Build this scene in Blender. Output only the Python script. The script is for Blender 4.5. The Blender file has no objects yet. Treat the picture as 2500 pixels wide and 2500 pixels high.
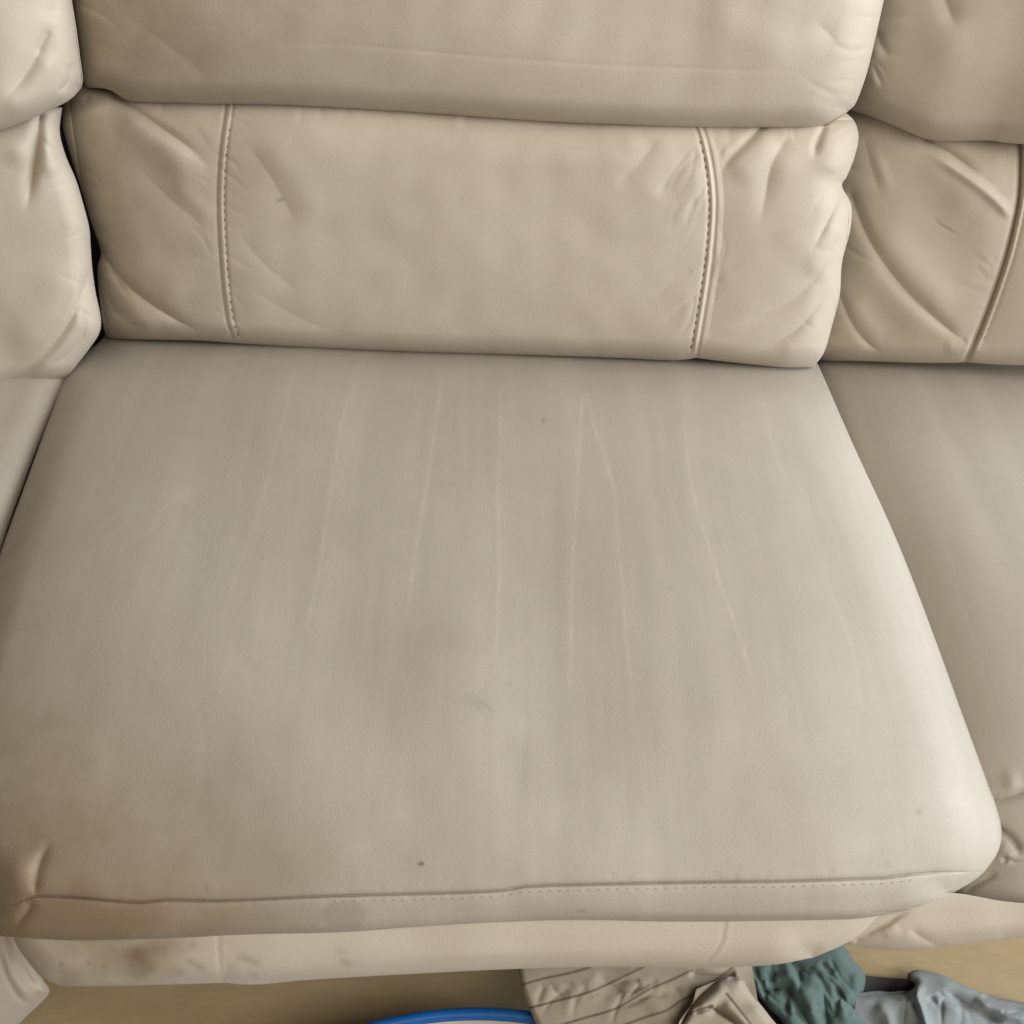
import bpy, math, random
import numpy as np
from mathutils import Vector

random.seed(4)
rng = np.random.default_rng(11)
S = bpy.context.scene
COL = S.collection
R = math.radians

# ------------------------------------------------------------------ camera, light, exposure
EYE = np.array([0.0, -0.70, 1.02])
PITCH = R(48.0)
F = 2507.0                                   # focal length in photo pixels (2500 wide)
cam_d = bpy.data.cameras.new('camera')
cam = bpy.data.objects.new('camera', cam_d)
COL.objects.link(cam)
cam.location = EYE
cam.rotation_euler = (math.pi / 2 - PITCH, 0, 0)
cam_d.sensor_width = 36.0
cam_d.lens = 36.0 * F / 2500.0
cam_d.clip_start = 0.02
cam_d.clip_end = 60
cam_d.dof.use_dof = True
cam_d.dof.focus_distance = 0.76
cam_d.dof.aperture_fstop = 14
S.camera = cam

w = bpy.data.worlds.new('World')
S.world = w
w.use_nodes = True
bg = w.node_tree.nodes['Background']
bg.inputs[0].default_value = (1.0, 0.84, 0.66, 1)
bg.inputs[1].default_value = 0.15


def area(name, loc, target, size, size_y, power, color):
    d = bpy.data.lights.new(name, 'AREA')
    d.shape = 'RECTANGLE'
    d.size, d.size_y = size, size_y
    d.energy = power
    d.color = color
    o = bpy.data.objects.new(name, d)
    o.location = loc
    o.rotation_euler = (Vector(target) - Vector(loc)).to_track_quat('-Z', 'Y').to_euler()
    COL.objects.link(o)
    return o


area('window_light', (2.4, -0.40, 1.25), (0.0, -0.1, 0.48), 2.0, 1.6, 90, (0.86, 0.93, 1.0))
area('room_light', (0.95, -1.48, 2.35), (0.0, -0.1, 0.5), 1.3, 1.3, 38, (1.0, 0.92, 0.82))

S.view_settings.view_transform = 'Standard'
S.view_settings.look = 'None'
S.view_settings.exposure = 0.0
S.view_settings.gamma = 1.0
S.cycles.use_denoising = True
S.cycles.max_bounces = 8

# ------------------------------------------------------------------ geometry helpers
RIGHT = np.array([1.0, 0, 0])
FWD = np.array([0, math.cos(PITCH), -math.sin(PITCH)])
UP = np.array([0, math.sin(PITCH), math.cos(PITCH)])


def rays(p):
    """sight lines from the eye through points of the survey sketch (2500 x 2500)"""
    p = np.asarray(p, float).reshape(-1, 2)
    return RIGHT * ((p[:, :1] - 1250) / F) + UP * ((1250 - p[:, 1:]) / F) + FWD


def plane_base(point, normal):
    point, normal = np.array(point, float), np.array(normal, float)

    def f(p):
        d = rays(p)
        t = ((point - EYE) @ normal) / (d @ normal)
        return EYE + d * t[:, None]
    return f


def on_z(p, z):
    return plane_base((0, 0, z), (0, 0, 1))([p])[0]


def lean_base(pa, pb, z, lean, off=0.0, turn=None):
    """plane through two surveyed points at height z, leaning back by `lean` degrees"""
    a, b = on_z(pa, z), on_z(pb, z)
    if turn is not None:                         # section of the sofa turned towards the middle
        b = a + np.array([math.cos(R(turn)), -math.sin(R(turn)), 0.0])
    ax = (b - a) / np.linalg.norm(b - a)
    hz = np.cross(np.array([0, 0, 1.0]), ax)
    if hz[1] < 0:
        hz = -hz
    up = hz * math.sin(R(lean)) + np.array([0, 0, math.cos(R(lean))])
    n = np.cross(b - a, up)
    n /= np.linalg.norm(n)
    if n[1] > 0:
        n = -n
    return plane_base(a + n * off, n)


def profile_base(prof, skew=0.0, dy=0.0, dz=0.0):
    """surface swept along x from a (y, z) profile; the front may run slightly askew"""
    prof = np.array(prof, float) + [dy, dz]
    # smooth the profile
    t = np.arange(len(prof))
    tt = np.linspace(0, len(prof) - 1, 40 * len(prof))
    py, pz = np.interp(tt, t, prof[:, 0]), np.interp(tt, t, prof[:, 1])
    k = np.hanning(45)
    k /= k.sum()
    n = 22
    def sm(a):
        b = np.concatenate([2 * a[0] - a[n:0:-1], a, 2 * a[-1] - a[-2:-n - 2:-1]])
        return np.convolve(b, k, 'valid')
    py, pz = sm(py), sm(pz)

    def f(p):
        d = rays(p)
        x = np.zeros(len(d))
        ang = np.arctan2(-d[:, 2], d[:, 1])
        for _ in range(4):
            # askew front handled as a shift of the eye relative to the profile
            sh0 = skew * x
            yy = np.zeros(len(d)); zz = np.zeros(len(d))
            # quantise the shift into a few bands and blend
            lo, hi = -0.03, 0.03
            nb = 9
            q = np.clip((sh0 - lo) / (hi - lo) * (nb - 1), 0, nb - 1.001)
            i0 = np.floor(q).astype(int)
            fr = q - i0
            for b in range(nb):
                m0, m1 = i0 == b, i0 + 1 == b
                if not (m0.any() or m1.any()):
                    continue
                s = lo + (hi - lo) * b / (nb - 1)
                ysh = py + s * np.clip((-py - 0.2) / 0.25, 0, 1)
                a = np.arctan2(EYE[2] - pz, ysh - EYE[1])
                a = np.maximum.accumulate(a) + np.arange(len(a)) * 1e-9
                for m, wgt in ((m0, 1 - fr), (m1, fr)):
                    if m.any():
                        yy[m] += wgt[m] * np.interp(ang[m], a, ysh)
                        zz[m] += wgt[m] * np.interp(ang[m], a, pz)
            r = np.hypot(yy - EYE[1], zz - EYE[2]) / np.hypot(d[:, 1], d[:, 2])
            x = d[:, 0] * r
        return EYE + d * r[:, None]
    return f


def smooth_line(pts, n=80):
    """Catmull-Rom through the points, evenly resampled"""
    p = np.array(pts, float)
    if len(p) > 2:
        q = np.vstack([2 * p[0] - p[1], p, 2 * p[-1] - p[-2]])
        out = []
        for i in range(1, len(q) - 2):
            t = np.linspace(0, 1, 14, endpoint=False)[:, None]
            a, b, c, d = q[i - 1], q[i], q[i + 1], q[i + 2]
            out.append(0.5 * (2 * b + (c - a) * t + (2 * a - 5 * b + 4 * c - d) * t ** 2 + (3 * b - a - 3 * c + d) * t ** 3))
        p = np.vstack(out + [p[-1:]])
    L = np.concatenate([[0], np.cumsum(np.linalg.norm(np.diff(p, axis=0), axis=1))])
    s = np.linspace(0, L[-1], n)
    return np.stack([np.interp(s, L, p[:, 0]), np.interp(s, L, p[:, 1])], 1)


def dist_line(p, line, reach=None):
    """distance, signed side and place along a polyline for every point"""
    N = len(p)
    D = np.full(N, 1e6); SD = np.full(N, 1e6); T = np.zeros(N)
    idx = np.arange(N)
    if reach is not None:
        lo, hi = line.min(0) - reach, line.max(0) + reach
        idx = np.nonzero(((p >= lo) & (p <= hi)).all(1))[0]
    q = p[idx]
    bd = np.full(len(q), 1e12); bs = np.ones(len(q)); bt = np.zeros(len(q))
    M = len(line) - 1
    for i in range(M):
        a, e = line[i], line[i + 1] - line[i]
        l2 = (e @ e) + 1e-12
        t = np.clip(((q - a) @ e) / l2, 0, 1)
        v = q - a - t[:, None] * e
        d2 = (v * v).sum(1)
        m = d2 < bd
        bd[m] = d2[m]
        bs[m] = np.sign(e[0] * v[m, 1] - e[1] * v[m, 0])
        bt[m] = (i + t[m]) / M
    D[idx] = np.sqrt(bd); SD[idx] = np.sqrt(bd) * bs; T[idx] = bt
    return D, SD, T


def taper(t, a=0.25, b=0.25):
    x = np.ones_like(t)
    if a > 0:
        x = x * np.clip(t / a, 0, 1)
    if b > 0:
        x = x * np.clip((1 - t) / b, 0, 1)
    return x * x * (3 - 2 * x)


def valley(pts, wd, A, ta=0.25, tb=0.25):
    line = smooth_line(pts, 40)
    ln = np.linalg.norm(np.diff(line, axis=0), axis=1).sum()
    soft = min(0.5, 1.5 * wd / ln)              # short wide dents fade out as gently as they are wide
    ta = max(ta, soft) if ta > 0.01 else ta
    tb = max(tb, soft) if tb > 0.01 else tb
    def f(p):
        d, sd, t = dist_line(p, line, wd * 3)
        q = np.minimum(d, 9 * wd) / wd
        g = np.exp(-q * q)
        if A > 0 and wd >= 9:                    # leather pinches to a line where it dents
            g = 0.5 * g + 0.5 * np.exp(-2.6 * q) * (q < 3)
        return -A * g * taper(t, ta, tb)
    return f


def ridge(pts, wd, A, ta=0.25, tb=0.25):
    return valley(pts, wd, -A, ta, tb)


def fold(pts, wd, A, L, ta=0.25, tb=0.25):
    """the right-hand side (in sketch sense) laps over the left-hand side"""
    line = smooth_line(pts, 40)
    def f(p):
        d, sd, t = dist_line(p, line, max(L * 4, wd * 5))
        far = d > 1e5
        s = np.clip(sd / wd, -30, 30)
        v = A / (1 + np.exp(-s)) * np.exp(-np.maximum(sd, 0) / L)
        v = v - 0.35 * A * np.exp(-((np.minimum(d, 1e4)) / (1.6 * wd)) ** 2) * (sd < wd)
        v = v * taper(t, ta, tb)
        v[far] = 0
        return v
    return f


def lumps(seed, amp, scale):
    r = np.random.default_rng(seed)
    k = []
    for _ in range(14):
        a = r.uniform(0, 2 * math.pi); f = r.uniform(0.5, 1.6) * 2 * math.pi / scale
        k.append((math.cos(a) * f, math.sin(a) * f, r.uniform(0, 6.28), r.uniform(0.4, 1)))
    def g(p):
        v = np.zeros(len(p))
        for kx, ky, ph, w_ in k:
            v += w_ * np.sin(p[:, 0] * kx + p[:, 1] * ky + ph)
        return amp * v / 3.0
    return g


def edge(pts, *drops):
    """a side of a cushion that rolls away: (drop in metres, roll width in sketch px) pairs"""
    line = smooth_line(pts, 90)
    def f(p):
        d, _, _ = dist_line(p, line)
        v = np.zeros(len(p))
        for D, Rr in drops:
            q = 1 - np.minimum(d / Rr, 1)
            v += D * (np.sqrt(np.maximum(1 - q * q, 0)) - 1)
        return v
    return f


def fine_creases(seed, starts, angle, spread_deg, n, length, A):
    """hair creases fanning out from points along a seam or edge"""
    r = np.random.default_rng(seed)
    L = smooth_line(starts, 60)
    fs = []
    for _ in range(n):
        p0 = L[r.integers(3, 57)] + r.normal(0, 12, 2)
        a = R(angle + r.uniform(-spread_deg, spread_deg))
        ln = length * r.uniform(0.35, 1.0)
        bend = r.uniform(-0.35, 0.35)
        pts = [p0, p0 + 0.5 * ln * np.array([math.cos(a), math.sin(a)]), p0 + ln * np.array([math.cos(a + bend), math.sin(a + bend)])]
        fs.append(valley(pts, r.uniform(5, 8.5), A * r.uniform(0.4, 1.0), 0.12, 0.6))
        if r.random() < 0.5:
            q = [np.array(x) + np.array([-math.sin(a), math.cos(a)]) * 16 for x in pts]
            fs.append(ridge(q, r.uniform(12, 18), A * r.uniform(0.4, 0.9), 0.2, 0.6))
    return total(*fs)


def total(*fs):
    return lambda p: sum(f(p) for f in fs)


def spread(n, ca, cb):
    """0..1 knots, crowded towards the ends where ca / cb > 0"""
    t = np.linspace(0, 1, 2000)
    dens = 1 + ca * np.exp(-t / 0.05) + cb * np.exp(-(1 - t) / 0.05)
    c = np.cumsum(dens); c = (c - c[0]) / (c[-1] - c[0])
    return np.interp(np.linspace(0, 1, n), c, t)


def new_mesh(name, verts, faces, mat, parent=None, attrs=None):
    me = bpy.data.meshes.new(name)
    verts = np.asarray(verts, np.float32)
    flat = np.concatenate([np.asarray(f, np.int32).ravel() for f in faces])
    sizes = np.concatenate([np.full(len(f), np.asarray(f).shape[1], np.int32) for f in faces])
    me.vertices.add(len(verts))
    me.vertices.foreach_set('co', verts.ravel())
    me.loops.add(len(flat))
    me.loops.foreach_set('vertex_index', flat)
    me.polygons.add(len(sizes))
    me.polygons.foreach_set('loop_start', np.concatenate([[0], np.cumsum(sizes)[:-1]]).astype(np.int32))
    me.polygons.foreach_set('loop_total', sizes)
    me.polygons.foreach_set('use_smooth', np.ones(len(sizes), bool))
    me.update(calc_edges=True)
    me.validate()
    for k, v in (attrs or {}).items():
        at = me.attributes.new(k, 'FLOAT', 'POINT')
        buf = np.zeros(len(verts), np.float32)
        buf[:len(v)] = v
        at.data.foreach_set('value', buf)
    me.materials.append(mat)
    o = bpy.data.objects.new(name, me)
    COL.objects.link(o)
    if parent is not None:
        o.parent = parent
    return o


def panel(name, mat, parent, base, h, T, Rr, B, L, nu, nv, cl=(6, 6, 6, 6), facing=None,
          back=0.08, inward=0.16, attrs=None, ring=True):
    """closed padded panel: a fine outer skin, sides that turn in, and a back"""
    T, B = smooth_line(T, 400), smooth_line(B, 400)
    L, Rr = smooth_line(L, 400), smooth_line(Rr, 400)
    u, v = spread(nu, cl[3], cl[1]), spread(nv, cl[0], cl[2])
    def at(c, s):
        x = s * (len(c) - 1)
        return np.stack([np.interp(x, np.arange(len(c)), c[:, 0]), np.interp(x, np.arange(len(c)), c[:, 1])], 1)
    Tu, Bu, Lv, Rv = at(T, u)[None], at(B, u)[None], at(L, v)[:, None], at(Rr, v)[:, None]
    U, V = u[None, :, None], v[:, None, None]
    c00, c10, c01, c11 = T[0], T[-1], B[0], B[-1]
    P = (1 - V) * Tu + V * Bu + (1 - U) * Lv + U * Rv - ((1 - U) * (1 - V) * c00 + U * (1 - V) * c10 + (1 - U) * V * c01 + U * V * c11)
    p = P.reshape(-1, 2)
    W = base(p)
    mid = W.mean(0)
    if facing is None:
        facing = EYE - mid
    facing = np.array(facing, float)
    facing /= np.linalg.norm(facing)
    toward = EYE - W
    toward /= np.linalg.norm(toward, axis=1, keepdims=True)
    W = W + toward * h(p)[:, None]
    idx = np.arange(nu * nv).reshape(nv, nu)
    q = np.stack([idx[:-1, :-1], idx[1:, :-1], idx[1:, 1:], idx[:-1, 1:]], -1).reshape(-1, 4)
    faces = [q]
    verts = [W]
    rim = np.concatenate([idx[0, :], idx[1:, -1], idx[-1, -2::-1], idx[-2:0:-1, 0]])
    n = len(rim)
    c = W[rim].mean(0)
    prev = rim
    base_i = len(W)
    for dep, inw in ((0.012, 0.02), (0.035, 0.06), (back, inward)):
        w0 = W[rim]
        to_c = c - w0
        to_c -= np.outer(to_c @ facing, facing)
        ln = np.linalg.norm(to_c, axis=1, keepdims=True)
        verts.append(w0 - facing * dep + to_c / np.maximum(ln, 1e-6) * np.minimum(ln * 0.5, 0.22 * inw))
        cur = base_i + np.arange(n)
        faces.append(np.stack([prev, cur, np.roll(cur, -1), np.roll(prev, -1)], -1)[:, ::-1])
        prev = cur
        base_i += n
    verts.append((verts[-1].mean(0))[None])
    faces.append(np.stack([prev, np.full(n, base_i), np.roll(prev, -1)], -1)[:, ::-1])
    a = {k: f(p) for k, f in (attrs or {}).items()}
    o = new_mesh(name, np.concatenate(verts), faces, mat, parent, a)
    return o


def tube(line3, rad, sides=8):
    P = np.asarray(line3, float)
    t = np.gradient(P, axis=0)
    t /= np.linalg.norm(t, axis=1, keepdims=True)
    ref = np.array([0.3, 0.2, 0.93])
    a = np.cross(t, ref); a /= np.linalg.norm(a, axis=1, keepdims=True)
    b = np.cross(t, a)
    n = len(P)
    ang = np.linspace(0, 2 * math.pi, sides, endpoint=False)
    rad = np.broadcast_to(rad, (n,))
    V = P[:, None] + rad[:, None, None] * (a[:, None] * np.cos(ang)[None, :, None] + b[:, None] * np.sin(ang)[None, :, None])
    idx = np.arange(n * sides).reshape(n, sides)
    nx = np.roll(idx, -1, 1)
    q = np.stack([idx[:-1], nx[:-1], nx[1:], idx[1:]], -1).reshape(-1, 4)
    V = V.reshape(-1, 3)
    V = np.concatenate([V, P[:1], P[-1:]])
    c0, c1 = n * sides, n * sides + 1
    f0 = np.stack([nx[0], idx[0], np.full(sides, c0)], -1)
    f1 = np.stack([idx[-1], nx[-1], np.full(sides, c1)], -1)
    return V, [q, np.concatenate([f0, f1])]


def stitches(name, parent, base, h, line, facing, step=20, length=11, rad=0.0011, sink=0.0004, mat='thread'):
    """a row of short sunken threads along a seam"""
    L = smooth_line(line, 600)
    s = np.concatenate([[0], np.cumsum(np.linalg.norm(np.diff(L, axis=0), axis=1))])
    V, Q, Tn = [], [], []
    off = 0
    f = np.array(facing, float); f /= np.linalg.norm(f)
    x = 14.0
    while x < s[-1] - 20:
        ss = np.linspace(x, x + length * rng.uniform(0.85, 1.15), 5)
        p = np.stack([np.interp(ss, s, L[:, 0]), np.interp(ss, s, L[:, 1])], 1)
        P = base(p)
        P = P + (EYE - P) / np.linalg.norm(EYE - P, axis=1, keepdims=True) * (h(p) - sink)[:, None]
        v, fs = tube(P, rad * np.array([0.5, 0.95, 1, 0.95, 0.5]), 6)
        V.append(v); Q.append(fs[0] + off); Tn.append(fs[1] + off)
        off += len(v)
        x += step * rng.uniform(0.95, 1.05)
    o = new_mesh(name, np.concatenate(V), [np.concatenate(Q), np.concatenate(Tn)], M[mat], parent)
    o['kind'] = 'stuff'
    return o


# ------------------------------------------------------------------ materials
M = {}


class NT:
    def __init__(self, name):
        self.m = bpy.data.materials.new(name)
        self.m.use_nodes = True
        self.t = self.m.node_tree
        self.b = self.t.nodes['Principled BSDF']

    def n(self, kind, **kw):
        x = self.t.nodes.new(kind)
        for k, v in kw.items():
            if k.startswith('i_'):
                key = k[2:].replace('_', ' ')
                x.inputs[int(key) if key.isdigit() else key].default_value = v
            else:
                setattr(x, k, v)
        return x

    def l(self, a, b):
        self.t.links.new(a, b)

    def noise(self, scale, detail=4, rough=0.55, vec=None):
        x = self.n('ShaderNodeTexNoise')
        x.inputs['Scale'].default_value = scale
        x.inputs['Detail'].default_value = detail
        x.inputs['Roughness'].default_value = rough
        if vec is not None:
            self.l(vec, x.inputs['Vector'])
        return x.outputs['Fac']

    def mix(self, fac, a, b):
        x = self.n('ShaderNodeMix', data_type='RGBA')
        for i, v in ((0, fac), (6, a), (7, b)):
            if hasattr(v, 'links'):
                self.l(v, x.inputs[i])
            else:
                x.inputs[i].default_value = v if i == 0 else (*v, 1)
        return x.outputs[2]

    def math(self, op, a, b, clamp=False):
        x = self.n('ShaderNodeMath', operation=op, use_clamp=clamp)
        for i, v in ((0, a), (1, b)):
            if hasattr(v, 'links'):
                self.l(v, x.inputs[i])
            else:
                x.inputs[i].default_value = v
        return x.outputs[0]

    def remap(self, v, a, b, c, d):
        x = self.n('ShaderNodeMapRange')
        for i, q in ((1, a), (2, b), (3, c), (4, d)):
            x.inputs[i].default_value = q
        self.l(v, x.inputs[0])
        return x.outputs[0]


def leather(name, col, col2, rough=0.60, bands=0.0):
    k = NT(name)
    geo = k.n('ShaderNodeNewGeometry')
    pos = geo.outputs['Position']
    big = k.noise(5.5, 3, 0.5, pos)
    mid = k.noise(34, 5, 0.6, pos)
    fine = k.noise(420, 3, 0.6, pos)
    c = k.mix(k.remap(big, 0.3, 0.7, 0, 1), col, col2)
    c = k.mix(k.remap(mid, 0.35, 0.75, 0, 0.35), c, tuple(x * 0.86 for x in col2))
    c = k.mix(k.remap(fine, 0.3, 0.75, 0, 0.13), c, tuple(x * 0.6 for x in col2))
    if bands:                                   # faint lengthwise streaks of a sat-on seat
        mp = k.n('ShaderNodeMapping')
        mp.inputs['Scale'].default_value = (26.0, 1.6, 1.6)
        k.l(pos, mp.inputs['Vector'])
        c = k.mix(k.remap(k.noise(1.0, 4, 0.65, mp.outputs[0]), 0.38, 0.62, 0, bands), c, tuple(x * 0.80 for x in col2))
    at = lambda s: k.n('ShaderNodeAttribute', attribute_name=s).outputs['Fac']
    brk = k.remap(k.noise(160, 4, 0.7, pos), 0.35, 0.62, 0.5, 1.0)
    soil_shade = k.math('MULTIPLY', at('soil_shade'), k.remap(mid, 0.3, 0.7, 0.75, 1.1), True)
    c = k.mix(soil_shade, c, (0.240, 0.178, 0.112))  # brown of real soil, and of shade painted on the left parts
    grime = k.math('MULTIPLY', at('grime'), k.remap(fine, 0.3, 0.7, 0.8, 1.1), True)
    c = k.mix(grime, c, (0.10, 0.075, 0.048))
    mark = k.math('MULTIPLY', at('mark'), brk, True)
    c = k.mix(mark, c, (0.72, 0.66, 0.56))
    k.l(c, k.b.inputs['Base Color'])
    k.l(k.remap(mid, 0.3, 0.7, rough - 0.05, rough + 0.07), k.b.inputs['Roughness'])
    k.b.inputs['Specular IOR Level'].default_value = 0.30
    k.b.inputs['Sheen Weight'].default_value = 0.05
    vor = k.n('ShaderNodeTexVoronoi', feature='DISTANCE_TO_EDGE')
    vor.inputs['Scale'].default_value = 620
    k.l(pos, vor.inputs['Vector'])
    hgt = k.math('ADD', k.math('MULTIPLY', k.remap(vor.outputs['Distance'], 0, 0.25, 0, 1), 0.25), k.math('MULTIPLY', mid, 0.5))
    bp = k.n('ShaderNodeBump')
    bp.inputs['Strength'].default_value = 0.18
    bp.inputs['Distance'].default_value = 0.0012
    k.l(hgt, bp.inputs['Height'])
    k.l(bp.outputs[0], k.b.inputs['Normal'])
    M[name] = k.m


def cloth(name, col, dark, stripe=None, rib=900.0, rough=0.9):
    k = NT(name)
    geo = k.n('ShaderNodeNewGeometry')
    pos = geo.outputs['Position']
    wv = k.n('ShaderNodeTexWave', wave_type='BANDS', bands_direction='DIAGONAL')
    wv.inputs['Scale'].default_value = rib
    wv.inputs['Distortion'].default_value = 1.5
    k.l(pos, wv.inputs['Vector'])
    nz = k.noise(60, 4, 0.6, pos)
    fz = k.noise(420, 4, 0.7, pos)
    c = k.mix(k.remap(nz, 0.3, 0.7, 0, 0.6), col, dark)
    c = k.mix(k.remap(fz, 0.3, 0.7, 0, 0.35), c, dark)
    if stripe:
        a = k.n('ShaderNodeAttribute', attribute_name='stripe').outputs['Fac']
        c = k.mix(a, c, stripe)
    k.l(c, k.b.inputs['Base Color'])
    k.b.inputs['Roughness'].default_value = rough
    k.b.inputs['Specular IOR Level'].default_value = 0.15
    k.b.inputs['Sheen Weight'].default_value = 0.15
    bp = k.n('ShaderNodeBump')
    bp.inputs['Strength'].default_value = 0.6
    bp.inputs['Distance'].default_value = 0.001
    k.l(k.math('ADD', k.math('MULTIPLY', wv.outputs['Fac'], 0.5), fz), bp.inputs['Height'])
    k.l(bp.outputs[0], k.b.inputs['Normal'])
    M[name] = k.m


def simple(name, col, rough, spec=0.4, var=0.15, scale=30):
    k = NT(name)
    geo = k.n('ShaderNodeNewGeometry')
    nz = k.noise(scale, 4, 0.6, geo.outputs['Position'])
    k.l(k.mix(k.remap(nz, 0.3, 0.7, 0, 1), col, tuple(x * (1 - var) for x in col)), k.b.inputs['Base Color'])
    k.b.inputs['Roughness'].default_value = rough
    k.b.inputs['Specular IOR Level'].default_value = spec
    M[name] = k.m


leather('leather', (0.618, 0.553, 0.466), (0.588, 0.520, 0.430))
leather('seat_leather', (0.492, 0.448, 0.386), (0.458, 0.413, 0.350), 0.54, 0.46)  # seats and front bands: darker and cooler than the cushion leather
simple('thread', (0.26, 0.20, 0.14), 0.8, 0.1)
simple('pale_thread', (0.42, 0.372, 0.312), 0.8, 0.1)
simple('lining', (0.11, 0.085, 0.06), 0.95, 0.05)
cloth('striped_cotton', (0.50, 0.43, 0.33), (0.39, 0.33, 0.25), stripe=(0.19, 0.145, 0.10))
cloth('teal_cotton', (0.135, 0.205, 0.185), (0.098, 0.152, 0.138))
cloth('grey_blue_cotton', (0.34, 0.375, 0.375), (0.265, 0.295, 0.298))
cloth('dark_cotton', (0.060, 0.052, 0.050), (0.040, 0.034, 0.034))
simple('blue_plastic', (0.012, 0.125, 0.42), 0.32, 0.5, 0.12)
simple('white_plastic', (0.55, 0.52, 0.46), 0.45, 0.4, 0.08)

kf = NT('floor')
gf = kf.n('ShaderNodeNewGeometry')
mp = kf.n('ShaderNodeMapping')
mp.inputs['Scale'].default_value = (2.0, 9.0, 1.0)
kf.l(gf.outputs['Position'], mp.inputs['Vector'])
g1 = kf.noise(4.0, 5, 0.6, mp.outputs[0])
g2 = kf.noise(24.0, 4, 0.6, mp.outputs[0])
cf = kf.mix(kf.remap(g1, 0.3, 0.7, 0, 1), (0.45, 0.345, 0.195), (0.385, 0.295, 0.165))
cf = kf.mix(kf.remap(g2, 0.35, 0.7, 0, 0.3), cf, (0.26, 0.20, 0.12))
kf.l(cf, kf.b.inputs['Base Color'])
kf.b.inputs['Roughness'].default_value = 0.42
kf.b.inputs['Specular IOR Level'].default_value = 0.35
M['floor'] = kf.m

# ------------------------------------------------------------------ the floor
fl = new_mesh('floor', [(-1.6, -1.4, 0), (1.6, -1.4, 0), (1.6, 1.2, 0), (-1.6, 1.2, 0)], [np.array([[0, 1, 2, 3]])], M['floor'])
fl['kind'] = 'structure'

# ------------------------------------------------------------------ the sofa
sofa = bpy.data.objects.new('sofa', None)
COL.objects.link(sofa)
sofa['label'] = 'worn beige leather sofa with padded seats, lumbar rolls and footrests'
sofa['category'] = 'sofa'
LE, SEAT_LE = M['leather'], M['seat_leather']

SEAT = [(0.14, 0.405), (0.10, 0.430), (0.06, 0.446), (0.0, 0.453), (-0.08, 0.457), (-0.16, 0.459), (-0.24, 0.458), (-0.31, 0.453),
        (-0.37, 0.444), (-0.41, 0.433), (-0.442, 0.420), (-0.462, 0.407), (-0.472, 0.392), (-0.470, 0.376), (-0.464, 0.356)]
FOOT = [(-0.440, 0.415), (-0.456, 0.400), (-0.469, 0.385), (-0.480, 0.368), (-0.486, 0.350), (-0.484, 0.332), (-0.474, 0.316), (-0.455, 0.300)]

# ---- middle seat
seat_base = profile_base(SEAT, skew=0.035)
sL = [(262, 800), (245, 832), (170, 900), (128, 1000), (62, 1180), (0, 1352), (-60, 1540), (-105, 1720), (-122, 1880), (-112, 2010), (-75, 2110), (-35, 2205)]
sR = [(1985, 870), (2004, 905), (2085, 1090), (2190, 1320), (2283, 1560), (2352, 1750), (2412, 1910), (2440, 1985), (2446, 2040), (2434, 2085), (2404, 2128)]
sT = [(262, 800), (1100, 830), (1985, 870)]
seamF = [(-35, 2205), (30, 2208), (85, 2188), (200, 2193), (330, 2204), (420, 2196), (520, 2200), (800, 2188), (1100, 2180), (1230, 2174), (1290, 2164),
         (1500, 2158), (1780, 2153), (1900, 2152), (2090, 2146), (2180, 2142), (2250, 2130), (2310, 2132), (2360, 2128), (2404, 2128)]
bB = [(-20, 2284), (60, 2290), (200, 2296), (420, 2290), (800, 2278), (1000, 2264), (1200, 2252), (1420, 2246), (1700, 2252), (1900, 2254), (2060, 2246), (2200, 2226), (2320, 2184)]
bL = [(-35, 2205), (-40, 2250), (-20, 2284)]
bR = [(2404, 2128), (2375, 2152), (2320, 2184)]
rollL, rollR = sL + bL[1:], sR + bR[1:]
seat_h = total(
    edge(rollL, (0.030, 95)), edge(rollR, (0.025, 120)),
    edge(sL[:-2] + [(-110, 2150), (-120, 2350)], (0.022, 420)),
    edge(sR[:8] + [(2482, 2130), (2520, 2320)], (0.046, 480)),
    edge(sT, (0.055, 135)),
    edge(bB, (0.004, 26)),
    lumps(3, 0.0016, 620), lumps(5, 0.0001, 190),
    valley(seamF, 2.6, 0.0020, 0.06, 0.06), valley(seamF, 8, 0.0008, 0.06, 0.06),
    valley([(130, 2040), (100, 2100), (88, 2150), (86, 2190)], 15, 0.0034, 0.5, 0.2),
    valley([(86, 2195), (60, 2235), (25, 2280)], 16, 0.0028, 0.2, 0.5),
    ridge([(60, 2060), (45, 2130), (20, 2190)], 40, 0.004, 0.5, 0.2),
    fine_creases(261, [(500, 1640), (620, 1625), (740, 1640)], 0, 12, 12, 110, 0.00016), fine_creases(262, [(1110, 1670), (1160, 1740)], 35, 25, 9, 60, 0.00014),
    fine_creases(263, [(200, 1180), (400, 1260), (520, 1180)], 150, 20, 10, 200, 0.0002),
    fine_creases(265, seamF[4:-3], 270, 12, 24, 40, 0.00018), fine_creases(266, seamF[4:-3], 90, 12, 22, 34, 0.00018),
    valley([(600, 1500), (780, 1530), (930, 1490)], 90, 0.0005),
    valley([(300, 1230), (420, 1240), (520, 1190)], 40, 0.0008),
    valley([(1290, 1720), (1275, 1850), (1260, 2000)], 26, 0.0002),
    valley([(480, 1660), (500, 1850), (470, 2030)], 60, 0.0004),
)
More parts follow.
